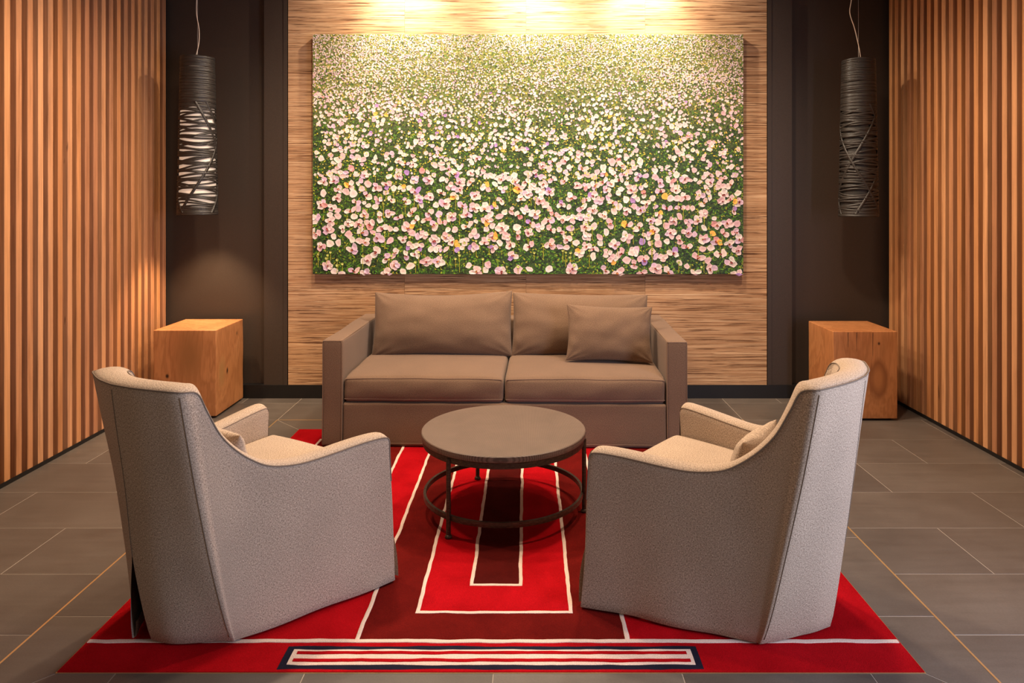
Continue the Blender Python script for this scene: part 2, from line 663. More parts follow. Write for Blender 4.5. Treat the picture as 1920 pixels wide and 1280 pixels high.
# border strip of small tiles round the rug
xs = [bx0] + [-1.307 + 0.5985 * k for k in range(5)] + [bx1]
for a, b in zip(xs[:-1], xs[1:]):
    ia = rug_x0 if a == bx0 else a
    ib = rug_x1 if b == bx1 else b
    quad_tile([(a, by0), (b, by0), (ib, rug_y0), (ia, rug_y0)])
    quad_tile([(ia, rug_y1), (ib, rug_y1), (b, by1), (a, by1)])
ys = [by0, 2.596, 3.204, 3.81, 4.415, by1]
for a, b in zip(ys[:-1], ys[1:]):
    ia = rug_y0 if a == by0 else a
    ib = rug_y1 if b == by1 else b
    quad_tile([(bx0, a), (rug_x0, ia), (rug_x0, ib), (bx0, b)])
    quad_tile([(rug_x1, ia), (bx1, a), (bx1, b), (rug_x1, ib)])
bw = 0.0036
for lo, hi in (((bx0 - bw, by0 - bw, -0.006), (bx0 + bw, by1 + bw, 0.0008)), ((bx1 - bw, by0 - bw, -0.006), (bx1 + bw, by1 + bw, 0.0008)),
               ((bx0 + bw, by0 - bw, -0.006), (bx1 - bw, by0 + bw, 0.0008)), ((bx0 + bw, by1 - bw, -0.006), (bx1 - bw, by1 + bw, 0.0008))):
    mb = MB(); mb.box(lo, hi); mb.build('inlay_strip', M['brass'], floor)

# back wall: recessed dark board, dark frame posts, grasscloth sheets
mb = MB(); mb.box((XL - 0.09, YB + 0.045, -0.02), (XR + 0.09, YB + 0.14, ZC)); wall_back = mb.build('wall_back', M['darkwall']); tag(wall_back, kind='structure')
GX0, GX1 = -1.818, 1.810
seams = [GX0, -0.935, -0.015, 0.888, GX1]
for a, b in zip(seams[:-1], seams[1:]):
    mb = MB(); mb.box((a + 0.0006 - (a + b) / 2, -0.02, 0.10), (b - 0.0006 - (a + b) / 2, 0.02, ZC))
    o = mb.build('grasscloth_sheet', M['grass'], wall_back)
    o.location = ((a + b) / 2, YB + 0.016, 0)
mb = MB(); mb.box((GX0, YB + 0.036, 0.1), (GX1, YB + 0.05, ZC)); mb.build('backing_board', M['backing'], wall_back)
for k, (a, b) in enumerate(((-2.0, GX0 - 0.004), (GX1 + 0.004, 2.0))):
    mb = MB()
    mb.box((a, YB - 0.004, 0.10), (b, YB + 0.05, ZC))
    s_ = 1 if k == 0 else -1
    e = b if k == 0 else a
    mb.box((min(e, e - s_ * 0.030), YB - 0.008, 0.10), (max(e, e - s_ * 0.030), YB + 0.02, ZC))
    o = mb.build('trim_%d' % (k + 1), M['darkwall']); tag(o, kind='structure')
mb = MB(); mb.box((XL - 0.02, YB - 0.012, 0.0), (XR + 0.02, YB + 0.046, 0.101)); o = mb.build('baseboard_back', M['black']); tag(o, kind='structure')

# slatted side walls
PITCH, SW, SD = 0.0863, 0.043, 0.058
slat_mb = MB()
bv = 0.002
prof = [(-SD / 2, -SW / 2), (SD / 2 - bv, -SW / 2), (SD / 2, -SW / 2 + bv), (SD / 2, SW / 2 - bv), (SD / 2 - bv, SW / 2), (-SD / 2, SW / 2)]
slat_v = [(x, y, 0.001) for x, y in prof] + [(x, y, ZC - 0.002) for x, y in prof]
slat_mb.add(slat_v, [(0, 1, 7, 6), (1, 2, 8, 7), (2, 3, 9, 8), (3, 4, 10, 9), (4, 5, 11, 10), (5, 0, 6, 11), (5, 4, 3, 2, 1, 0), (6, 7, 8, 9, 10, 11)])
slat0 = slat_mb.build('slat', M['slat'])
slat_mesh = slat0.data
bpy.data.objects.remove(slat0)
for side, X, sg, ph in (('left', XL, 1, 5.437), ('right', XR, -1, 5.424)):
    mb = MB()
    xa, xb = X - sg * (SD + 0.002), X - sg * (SD + 0.09)
    mb.box((min(xa, xb), Y0 - 0.05, 0.0), (max(xa, xb), YB + 0.05, ZC))
    w = mb.build('wall_' + side, M['backing']); tag(w, kind='structure')
    y = ph
    k = 0
    while y > Y0:
        o = bpy.data.objects.new('slat', slat_mesh)
        COL.objects.link(o)
        o.parent = w
        o.location = (X - sg * SD / 2, y + random.uniform(-0.002, 0.002), 0)
        o.rotation_euler = (0, 0, 0 if sg > 0 else math.pi)
        y -= PITCH
        k += 1
    mb = MB()
    xa, xb = X + sg * 0.0045, X + sg * 0.0006
    mb.box((min(xa, xb), Y0 - 0.05, 0.0), (max(xa, xb), YB - 0.012, 0.023))
    o = mb.build('baseboard_' + side, M['black']); tag(o, kind='structure')
mb = MB()
for lo, hi in (((2.80, 0.45, 0.25), (2.88, 0.53, 2.31)), ((2.80, 1.83, 0.25), (2.88, 1.91, 2.31)), ((2.80, 0.53, 0.25), (2.88, 1.83, 0.32)), ((2.80, 0.53, 2.24), (2.88, 1.83, 2.31))):
    mb.box(lo, hi)
o = mb.build('window_1', M['black']); tag(o, kind='structure')
mb = MB(); mb.box((-3.4, 0.3, ZC), (3.4, 5.62, ZC + 0.1)); o = mb.build('ceiling', M['ceiling']); tag(o, kind='structure')

# ------------------------------------------------------------------ rug
rug = empty('rug', (0, 0, 0))
tag(rug, 'red tufted rug with dark panels, cream lines and a striped navy box', 'rug')
RT = 0.004
rng = random.Random(3)


def slab(name, x0, x1, y0, y1, z0, z1, mat, wob=0.0):
    mb = MB()
    mb.box((x0, y0, z0), (x1, y1, z1))
    return mb.build(name, mat, rug)


slab('pile_field', rug_x0, rug_x1, rug_y0, rug_y1, -0.005, RT, M['red'])
for lo, hi in (((rug_x0 - .003, rug_y0 - .003), (rug_x1 + .003, rug_y0)), ((rug_x0 - .003, rug_y1), (rug_x1 + .003, rug_y1 + .003)),
               ((rug_x0 - .003, rug_y0), (rug_x0, rug_y1)), ((rug_x1, rug_y0), (rug_x1 + .003, rug_y1))):
    slab('edge_trim', lo[0], hi[0], lo[1], hi[1], -0.004, 0.0015, M['brass'])
yl, yt = 2.443, 4.50
# dark panels
slab('dark_panel', -0.582, 0.337, yl, yt, RT - .001, RT + .0006, M['dark_red'])
slab('red_panel', -0.402, 0.156, 2.613, yt, RT - .002, RT + .0010, M['red'])
slab('maroon_panel', -0.219, -0.031, 2.80, yt, RT - .002, RT + .0014, M['deep_red'])
slab('dark_panel', -1.295, -0.756, 2.86, yt, RT - .001, RT + .0006, M['dark_red'])
slab('dark_panel', 0.527, 1.066, 2.86, yt, RT - .001, RT + .0006, M['dark_red'])


def wob_line(pts, w=0.0165, z=RT + 0.0024, name='cream_line', mat=None, seed=0):
    """tufted line with a slightly unsteady hand, rounded top"""
    P = [Vector((*p, 0)) for p in pts]
    dense = []
    for a, b in zip(P[:-1], P[1:]):
        L = (b - a).length
        n = max(2, int(L / 0.02))
        dense += [a.lerp(b, i / n) for i in range(n)]
    dense.append(P[-1])
    rows = []
    s = 0.0
    for i, p in enumerate(dense):
        a = dense[max(i - 1, 0)]; b = dense[min(i + 1, len(dense) - 1)]
        t = (b - a).normalized()
        nrm = Vector((-t.y, t.x, 0))
        corner = 0 < i < len(dense) - 1 and (dense[i] - dense[i - 1]).normalized().dot((dense[i + 1] - dense[i]).normalized()) < 0.5
        k = 1.41 if corner else 1.0
        off = 0.0036 * noise.noise(Vector((i * 0.16, seed * 3.7, 1))) + 0.002 * noise.noise(Vector((i * 0.45, seed * 3.7, 5)))
        ww = w / 2 * k + 0.0018 * noise.noise(Vector((i * 0.3, seed, 9)))
        c = p + nrm * off
        rows.append([tuple(c + nrm * (ww * q) + Vector((0, 0, zz))) for q, zz in ((-1, RT - .001), (-0.82, z - .0006), (0, z), (0.82, z - .0006), (1, RT - .001))])
    mb = MB(); mb.grid(rows)
    return mb.build(name, mat or M['cream'], rug)


wob_line([(rug_x0 + .004, yl), (rug_x1 - .004, yl)], 0.02, seed=1)
wob_line([(-0.582, yl), (-0.582, 3.2), (-0.582, yt)], seed=2)
wob_line([(0.337, yl), (0.337, 3.2), (0.337, yt)], seed=3)
wob_line([(-0.402, yt), (-0.402, 2.613), (0.156, 2.613), (0.156, yt)], seed=4)
wob_line([(-0.219, yt), (-0.219, 2.80), (-0.031, 2.80), (-0.031, yt)], seed=5)
wob_line([(-0.756, yt), (-0.756, 2.86), (-1.295, 2.86), (-1.295, yt), (-0.756, yt)], seed=6)
wob_line([(0.527, yt), (0.527, 2.86), (1.066, 2.86), (1.066, yt), (0.527, yt)], seed=7)
# striped box
wob_line([(-0.802, 2.3555), (0.562, 2.3555)], 0.137, RT + .0010, 'navy_border', M['navy'], 8)
wob_line([(-0.778, 2.3575), (0.540, 2.3575)], 0.088, RT + .0026, 'cream_ground', M['cream'], 9)
wob_line([(-0.762, 2.377), (0.523, 2.377)], 0.0175, RT + .0042, 'red_stripe', M['red'], 10)
wob_line([(-0.764, 2.338), (0.528, 2.338)], 0.0175, RT + .0042, 'red_stripe', M['red'], 11)

# ------------------------------------------------------------------ sofa
sofa = empty('sofa', (-0.146, 4.352, 0.0), R(-1.2))
tag(sofa, 'brown linen slipcovered two-seat sofa under the flower painting', 'sofa')
SWD, SDP, AH, AW = 1.106, 1.05, 0.648, 0.124
ZB = RT + 0.004


def flare(v):
    return v


for sgn in (-1, 1):
    h = AH - ZB

    def df(v, sgn=sgn, h=h):
        k = max(0.0, (-v.z + h / 2 - 0.42) / 0.2)            # last 20 cm of the skirt
        k = min(1.0, max(0.0, (0.22 - (v.z + h / 2)) / 0.22))
        out = v.copy()
        w = noise.noise(Vector((v.y * 4, v.x * 4, 3 + sgn)))
        out.x += sgn * 0.004 * k * (1 + w) * (1 if sgn * v.x > 0 else 0)
        out.y -= 0.010 * k * (1 if v.y < -SDP / 2 + 0.05 else 0) * (1 + 0.4 * w)
        out.z += 0.002 * math.sin(v.y * 9) * (1 if v.z > h / 2 - 0.02 else 0)
        return out
    sb = superbox((AW, SDP, h), 0.014, deform=df, nx=4, ny=22, nz=16)
    o = sb.build('arm', M['sofa'], sofa, True, 0.0004)
    o.location = (sgn * (SWD - AW / 2), SDP / 2, ZB + h / 2)
    # piping round the front face of the arm and along its top edges
    x0, x1 = sgn * (SWD - 0.004), sgn * (SWD - AW + 0.004)
    wb = MB()
    wb.tube([(x0, -0.010, 0.05), (x0, -0.001, 0.25), (x0, 0.002, AH - 0.02), (x0 * 0.996, 0.002, AH - 0.004), (x1 * 1.004, 0.002, AH - 0.004), (x1, 0.002, AH - 0.02), (x1, 0.0, 0.25), (x1, -0.010, 0.03)], 0.0026, 6)
    wb.tube([(x1, 0.002, AH - 0.003), (x1, 0.5, AH - 0.002), (x1, SDP - 0.1, AH - 0.003)], 0.0022, 6)
    wb.build('piping', M['sofa_welt'], o).matrix_parent_inverse = Matrix.Translation(-Vector(o.location))
hb = 0.64 - ZB
o = superbox((2 * (SWD - AW) + 0.004, 0.17, hb), 0.02, nx=30, ny=4, nz=10).build('back', M['sofa'], sofa, True, 0.0004)
o.location = (0, SDP - 0.085, ZB + hb / 2)
ha = 0.268 - ZB


def apr(v):
    o_ = v.copy()
    k = min(1.0, max(0.0, (0.20 - (v.z + ha / 2)) / 0.2))
    if v.y < 0:
        o_.y -= 0.009 * k * (1 + 0.5 * noise.noise(Vector((v.x * 2.5, 0, 7))))
    return o_


o = superbox((2 * (SWD - AW) - 0.002, 0.88, ha), 0.015, deform=apr, nx=40, ny=8, nz=8).build('base', M['sofa'], sofa, True, 0.0004)
o.location = (0, 0.445, ZB + ha / 2)
hem = MB()
hem.tube([(x, -0.0125 - 0.0045 * noise.noise(Vector((x * 2.5, 0, 7))), ZB + 0.022) for x in np.linspace(-SWD + AW, SWD - AW, 40)], 0.0016, 5)
hem.build('hem', M['sofa_welt'], o).matrix_parent_inverse = Matrix.Translation(-Vector(o.location))

cw = SWD - AW
for k, sgn in enumerate((-1, 1)):
    w_, d_, h_ = cw - 0.006, 0.80, 0.154

    def sc(v, k=k):
        o_ = v.copy()
        u, t_ = v.x / (w_ / 2), v.y / (d_ / 2)
        crown = (1 - u * u) ** 0.5 if abs(u) < 1 else 0
        crown *= max(0.0, 1 - t_ * t_) ** 0.55
        if v.z > 0: o_.z += 0.026 * crown + 0.004 * noise.noise(Vector((u * 2 + k * 5, t_ * 2, 1)))
        # belly of the front border between its two welts
        zz = v.z / (h_ / 2)
        if v.y < -d_ / 2 + 0.03:
            o_.y -= 0.016 * (1 - zz * zz) * max(0.0, 1 - u ** 4) + 0.005 * noise.noise(Vector((u * 3 + k * 9, zz, 4)))
            o_.z -= 0.006 * max(0.0, u * u) * (1 if zz > 0 else 0) - 0.003 * noise.noise(Vector((u * 2.2 + k * 7, 2, 4)))
        return o_
    o = superbox((w_, d_, h_), 0.028, deform=sc, nx=26, ny=20, nz=6).build('seat_cushion', M['sofa'], sofa, True, 0.0004)
    o.location = (sgn * (cw / 2), d_ / 2 + 0.012, 0.269 + h_ / 2)
    wb = MB()
    for zz in (h_ / 2 - 0.009, -h_ / 2 + 0.022):
        pts = []
        for u in np.linspace(-0.985, 0.985, 40):
            p = sc(Vector((u * w_ / 2, -d_ / 2 + 0.002 - (0.0 if zz > 0 else 0.0), zz)))
            pts.append((p.x, p.y + (0.003 if zz > 0 else -0.0006), p.z + (0.001 if zz > 0 else 0)))
        wb.tube(pts, 0.0026, 6)
    wb.build('piping', M['sofa_welt'], o)

for k, sgn in enumerate((-1, 1)):
    pm = pillow((0.975, 0.948)[k], (0.455, 0.442)[k], 0.32, 64, 0.022, 11 + 7 * k, 0.0045, sag=0.024 if k == 0 else 0.006, power=0.46)
    o = pm.build('back_cushion', M['sofa'], sofa, True, 0.0004)
    o.location = ((-0.462, 0.492)[k], 0.610, 0.418)
    o.rotation_euler = (R(-17), R(0.8 * sgn), 0)

cush = pillow(0.565, 0.365, 0.17, 56, 0.06, 31, 0.0035, power=0.48).build('throw_cushion', M['sofa'], None, True, 0.0004)
cush.location = (0.526, 4.665, 0.452)
cush.rotation_euler = (R(-16), R(1.5), R(-2))
tag(cush, 'small brown scatter cushion leaning in the right corner of the sofa', 'cushion')

# ------------------------------------------------------------------ armchairs
# stations from the right arm front round to the centre of the back: (outer bottom xy), (outer top xyz), (inner top xy), (inner bottom xy)
ST = [
    ((.444, .275), (.412, .268, .548), (.328, .268), (.325, .266)),
    ((.440, .262), (.408, .250, .567), (.324, .250), (.322, .248)),
    ((.405, .150), (.382, .155, .567), (.298, .155), (.296, .150)),
    ((.359, .000), (.347, .000, .556), (.263, .000), (.260, .000)),
    ((.328, -.100), (.322, -.100, .554), (.238, -.100), (.234, -.090)),
    ((.303, -.180), (.299, -.195, .572), (.218, -.190), (.212, -.160)),
    ((.286, -.235), (.284, -.258, .607), (.206, -.248), (.200, -.200)),
    ((.275, -.270), (.274, -.320, .660), (.199, -.302), (.192, -.228)),
    ((.269, -.290), (.270, -.374, .725), (.195, -.348), (.186, -.248)),
    ((.264, -.305), (.269, -.420, .812), (.192, -.388), (.180, -.262)),
    ((.261, -.315), (.269, -.455, .878), (.186, -.415), (.174, -.272)),
    ((.258, -.325), (.263, -.512, .892), (.170, -.440), (.160, -.284)),
    ((.176, -.382), (.178, -.550, .896), (.118, -.466), (.108, -.308)),
    ((.088, -.435), (.090, -.576, .898), (.060, -.484), (.055, -.322)),
    ((.000, -.466), (.000, -.586, .898), (.000, -.492), (.000, -.330)),
]
PER = 5
CORNER = 11 * PER


def armchair(loc, rz, label, seed, flap):
    root = empty('armchair', loc, rz)
    tag(root, label, 'armchair')
    flat = [list(a) + list(b) + list(c) + list(d) for a, b, c, d in ST]
    half = catmull(flat, PER)
    S = [list(p) for p in half]
    full = [[1, p] for p in S] + [[-1, p] for p in reversed(S[:-1])]
    n = len(full)
    zb = RT + 0.009
    NV = 22

    def outer(i, w, side=0):
        sg, p = full[i]
        bx, by, tx, ty, tz = p[:5]
        f = w ** 0.82
        x = bx + (tx - bx) * f
        y = by + (ty - by) * f
        hemw = (1 - w) ** 3
        # cloth hangs in shallow folds towards the hem
        fo = noise.noise(Vector((sg * x * 4.5 + seed * 9, y * 4.5, w * 1.2)))
        d = Vector((x, y + 0.05)).normalized() if abs(x) + abs(y) > 1e-6 else Vector((0, -1))
        x += d.x * 0.016 * hemw * fo
        y += d.y * 0.016 * hemw * fo
        # slight inward hollow at mid height, soft belly
        bel = 0.008 * noise.noise(Vector((sg * x * 2.6 + seed * 5, y * 2.6 + 4, w * 2.2))) * math.sin(math.pi * w)
        x += d.x * bel; y += d.y * bel
        z = zb + (tz - zb) * w + 0.0025 * hemw * noise.noise(Vector((x * 5, y * 5, seed)))
        # kick pleat: the two halves of the back part below the centre seam
        c = n // 2
        if side and abs(i - c) <= 6:
            op = max(0.0, 1 - w / 0.36)
            fall = 1 - abs(i - c) / 7
            x += side * 0.020 * op * fall
            y += (-0.004 if side * sg >= 0 else 0.012) * op * fall
        return (sg * x if not side else sg * x, y, z)

    c = n // 2
    body = MB()
    ws = [(j / NV) ** 1.0 for j in range(NV + 1)]

    def strip(i0, i1, side):
        P = []
        for i in range(i0, i1 + 1):
            row = []
            for w in ws:
                q = outer(i, w, 0)
                x, y, z = q
                if abs(i - c) <= 6:
                    op = max(0.0, 1 - w / 0.34)
                    fall = 1 - abs(i - c) / 7
                    x += (0.016 if side > 0 else -flap) * op * fall
                    y += (0.004 if side > 0 else -0.5 * flap) * op * fall
                row.append((x, y, z))
            b0 = Vector(row[0])
            ctr = Vector((0, -0.05, b0.z))
            dd = (ctr - b0).normalized()
            row = [tuple(b0 + dd * 0.012 + Vector((0, 0, 0.05))), tuple(b0 + dd * 0.010 + Vector((0, 0, -0.001)))] + [tuple(b0 + dd * 0.004 + Vector((0, 0, -0.003)))] + row
            P.append(row)
        body.grid(P)
    strip(0, c, 1)
    strip(c, n - 1, -1)
    # padded top band running over the arms, up the wings and along the back
    P = []
    for i in range(n):
        sg, p = full[i]
        tx, ty, tz, ix, iy = p[2:7]
        ox, oy, oz = outer(i, 1.0)
        row = []
        for q in np.linspace(0, 1, 9):
            x = ox + (sg * ix - ox) * q
            y = oy + (iy - oy) * q
            z = tz + 0.017 * math.sin(math.pi * min(1, q)) ** 0.6
            row.append((x, y, z))
        P.append(row)
    body.grid(P)
    # inside faces
    P = []
    for i in range(n):
        sg, p = full[i]
        ix, iy, jx, jy = p[5:9]
        tz = p[4]
        row = []
        for q in np.linspace(0, 1, 12):
            x = ix + (jx - ix) * q; y = iy + (jy - iy) * q
            z = tz + (0.30 - tz) * q
            bulge = 0.012 * math.sin(math.pi * q)
            l = math.hypot(x, y + 0.1) or 1
            row.append((sg * (x - x / l * bulge), y - (y + 0.1) / l * bulge, z))
        P.append(row)
    body.grid(P)
    # arm fronts and the skirt across the front
    for e in (0, n - 1):
        sg = full[e][0]
        p = full[e][1]
        P = []
        for q in np.linspace(0, 1, 7):
            row = []
            for w in ws:
                ox, oy, oz = outer(e, w)
                ix = sg * (0.345 + (p[5] - 0.345) * w)
                iy = 0.278 + (p[6] - 0.278) * w
                bulge = 0.012 * math.sin(math.pi * q)
                z = oz + (0.017 * math.sin(math.pi * q) ** 0.6 if w == 1 else 0)
                row.append((ox + (ix - ox) * q, oy + (iy - oy) * q + bulge, z))
            P.append(row)
        body.grid(P)
    P = []
    for q in np.linspace(-1, 1, 21):
        P.append([(q * (0.345 + 0.082 * (1 - w) ** 0.7), 0.283 - 0.014 * w + 0.030 * math.sin(math.pi * (0.15 + 0.85 * w)) * abs(q) ** 3 + 0.005 * math.sin(q * 7 + seed) * (1 - w), zb + (0.31 - zb) * w) for w in np.linspace(0, 1, 12)])
    body.grid(P)
    b = body.build('slipcover', M['chair'], root, True, 0.0005)
    # kick pleat underlay, coloured dark for the shadow inside the slit
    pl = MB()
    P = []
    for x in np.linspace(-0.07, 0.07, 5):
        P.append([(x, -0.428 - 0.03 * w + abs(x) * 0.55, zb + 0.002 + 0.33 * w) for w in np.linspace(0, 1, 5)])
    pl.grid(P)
    pl.build('pleat_underlay', M['pleat_shade'], b)
    # piping: outer edge of the top band, inner edge, and three seams down the back
    wb = MB()
    wb.tube([outer(0, w) for w in np.linspace(0.72, 0.97, 6)] + [tuple(Vector(outer(i, 1.0)) + Vector((0, 0, 0.003))) for i in range(n)] + [outer(n - 1, w) for w in np.linspace(0.97, 0.72, 6)], 0.0028, 6)
    pts = []
    for i in range(n):
        sg, p = full[i]
        pts.append((sg * p[5], p[6], p[4] + 0.002))
    wb.tube(pts, 0.0016, 6)
    wb.build('piping', M['chair_welt'], b)
    sm = MB()
    for i, w0 in ((CORNER, 0.02), (n - 1 - CORNER, 0.02), (c, 0.34)):
        pts = []
        for w in np.linspace(w0, 0.985, 24):
            q = Vector(outer(i, w))
            dd = Vector((q.x, q.y + 0.05, 0)).normalized()
            pts.append(tuple(q + dd * 0.0001))
        sm.tube(pts, 0.0015, 6)
    sm.build('seam', M['chair_welt'], b)
    # seat cushion
    w_, d_, h_ = 0.58, 0.60, 0.15

    def sc(v):
        o_ = v.copy()
        u, t_ = v.x / (w_ / 2), v.y / (d_ / 2)
        if v.z > 0:
            o_.z += 0.030 * max(0.0, 1 - u * u) ** 0.6 * max(0.0, 1 - t_ * t_) ** 0.6
        o_.x *= 0.94 + 0.20 * t_
        if t_ > 0.9:
            o_.y += 0.012 * (1 - (v.z / (h_ / 2)) ** 2)
        return o_
    s = superbox((w_, d_, h_), 0.035, deform=sc, nx=16, ny=16, nz=4).build('seat_cushion', M['chair'], root, True, 0.0004)
    s.location = (0, -0.008, 0.300 + h_ / 2)
    return root


ch1 = armchair((-1.036, 2.831, 0), R(-33), 'oatmeal linen slipcovered armchair on the left, its back split by an open kick pleat', 1, 0.050)
ch2 = armchair((0.690, 2.815, 0), R(51.8), 'oatmeal linen slipcovered armchair on the right, its back lit cool by daylight', 2, 0.012)
for ch, lh, lab in ((ch1, 0.222, 'small oatmeal lumbar cushion on the seat of the left armchair'), (ch2, 0.196, 'small oatmeal lumbar cushion on the seat of the right armchair')):
    pc = pillow(0.34, lh, 0.115, 30, 0.05, 51, 0.003, power=0.5).build('lumbar_cushion', M['chair'], None, True, 0.0004)
    mw = Matrix.Translation(ch.location) @ Matrix.Rotation(ch.rotation_euler.z, 4, 'Z') @ Matrix.Translation((0, -0.168, 0.455)) @ Matrix.Rotation(R(16), 4, 'X')
    pc.matrix_world = mw
    tag(pc, lab, 'cushion', 'lumbar cushions on the armchairs')

# ------------------------------------------------------------------ round table
tb = empty('coffee_table', (-0.118, 3.500, RT + 0.003))
tag(tb, 'round bronze coffee table with textured top and ring stretcher on three legs', 'table')
zt = 0.390 - RT
mb = MB()
mb.lathe([(0.0, zt - 0.030), (0.392, zt - 0.030), (0.3965, zt - 0.026), (0.3975, zt - 0.016), (0.3965, zt - 0.003), (0.393, zt), (0.0, zt)], 96)
mb.build('table_top', M['table_top'], tb, False, 0.0001)
mb = MB()
mb.lathe([(0.378, zt - 0.056), (0.390, zt - 0.056), (0.390, zt - 0.032), (0.378, zt - 0.032), (0.378, zt - 0.056)], 96)
mb.build('apron_ring', M['bronze'], tb)
mb = MB()
mb.lathe([(0.374, 0.074), (0.386, 0.074), (0.387, 0.085), (0.386, 0.097), (0.374, 0.097), (0.374, 0.074)], 96)
mb.build('stretcher_ring', M['bronze'], tb)
for (x, y) in ((-0.234, -0.313), (0.387, -0.046), (-0.152, 0.359)):
    mb = MB()
    mb.tube([(x, y, 0.012), (x, y, 0.2), (x, y, zt - 0.036)], 0.0105, 14)
    lg = mb.build('leg', M['bronze'], tb, True)
    mb = MB()
    mb.lathe([(0.0, 0.0), (0.016, 0.0), (0.0165, 0.004), (0.014, 0.010), (0.0106, 0.014), (0.0, 0.014)], 16, (x, y))
    mb.build('foot', M['bronze'], lg, True)

# ------------------------------------------------------------------ timber blocks
K = (0.03, 0.012, 0.006)
BR = (0.20, 0.085, 0.03)
M['block_l'] = block_wood('timber_block_light', [((-0.121, -0.235, 0.29), (1, 1, 0.8), 0.006, 0.015, K), ((0.024, -0.235, 0.415), (1.6, 1, 0.45), 0.008, 0.016, K),
                                                ((0.03, -0.235, 0.43), (1.0, 1, 0.5), 0.03, 0.12, (0.30, 0.125, 0.042)),
                                                ((0.2155, -0.05, 0.285), (1, 1, 0.55), 0.006, 0.017, K), ((0.2155, -0.14, 0.30), (1, 1, 0.5), 0.02, 0.07, (0.40, 0.20, 0.07)),
                                                ((0.2155, 0.12, 0.52), (1, 1, 1), 0.004, 0.02, BR)], 2.3,
                          (0.40, 0.155, 0.055), (0.50, 0.210, 0.078), (0.57, 0.265, 0.110))
M['block_r'] = block_wood('timber_block_red', [((0.088, -0.215, 0.285), (1, 1, 0.5), 0.052, 0.075, (0.26, 0.095, 0.032)), ((0.085, -0.215, 0.285), (1, 1, 0.5), 0.02, 0.055, (0.42, 0.165, 0.055)),
                                              ((0.092, -0.215, 0.525), (1, 1, 0.8), 0.003, 0.011, K), ((-0.2185, -0.17, 0.36), (1, 1, 0.6), 0.004, 0.012, K),
                                              ((-0.2185, -0.165, 0.25), (2.2, 2.2, 0.5), 0.004, 0.03, BR)], 5.9,
                          (0.40, 0.150, 0.052), (0.48, 0.195, 0.070), (0.54, 0.24, 0.095))
cracks = {0: [], 1: [(-0.118, 0.58, 0.50), (-0.06, 0.58, 0.47), (0.050, 0.58, 0.44)]}
for k, (loc, sx, sy, hh, mat, lab) in enumerate((
        ((-2.360, 5.185, 0.0), 0.431, 0.470, 0.605, 'block_l', 'pale knotty timber block side table under the lit pendant'),
        ((2.294, 5.110, 0.0), 0.437, 0.430, 0.607, 'block_r', 'reddish cracked timber block side table under the unlit pendant'))):
    root = empty('timber_block', loc)
    tag(root, lab, 'side table')

    def tw(v, k=k):
        o_ = v.copy()
        o_.x += 0.003 * noise.noise(Vector((v.z * 5, k * 4, 0)))
        return o_
    o = superbox((sx, sy, hh - 0.014), 0.005, deform=tw, nx=10, ny=10, nz=14).build('block', M[mat], root, False, 0.0003)
    for v in o.data.vertices: v.co.z += 0.014 + (hh - 0.014) / 2
    o.data.shade_smooth()
    mb = MB(); mb.box((-sx / 2 + 0.03, -sy / 2 + 0.03, 0.0), (sx / 2 - 0.03, sy / 2 - 0.03, 0.016)); mb.build('plinth', M['black'], root)
    for (cx, z1, z0) in cracks[k]:
        mb = MB()
        pts = [(cx + 0.002 * noise.noise(Vector((z * 30, cx * 50, 0))), -sy / 2 - 0.0003, z) for z in np.linspace(z0, z1 + 0.02, 12)]
        mb.tube(pts, lambda t: 0.0004 + 0.0012 * t, 5)
        mb.build('crack', M['black'], o)

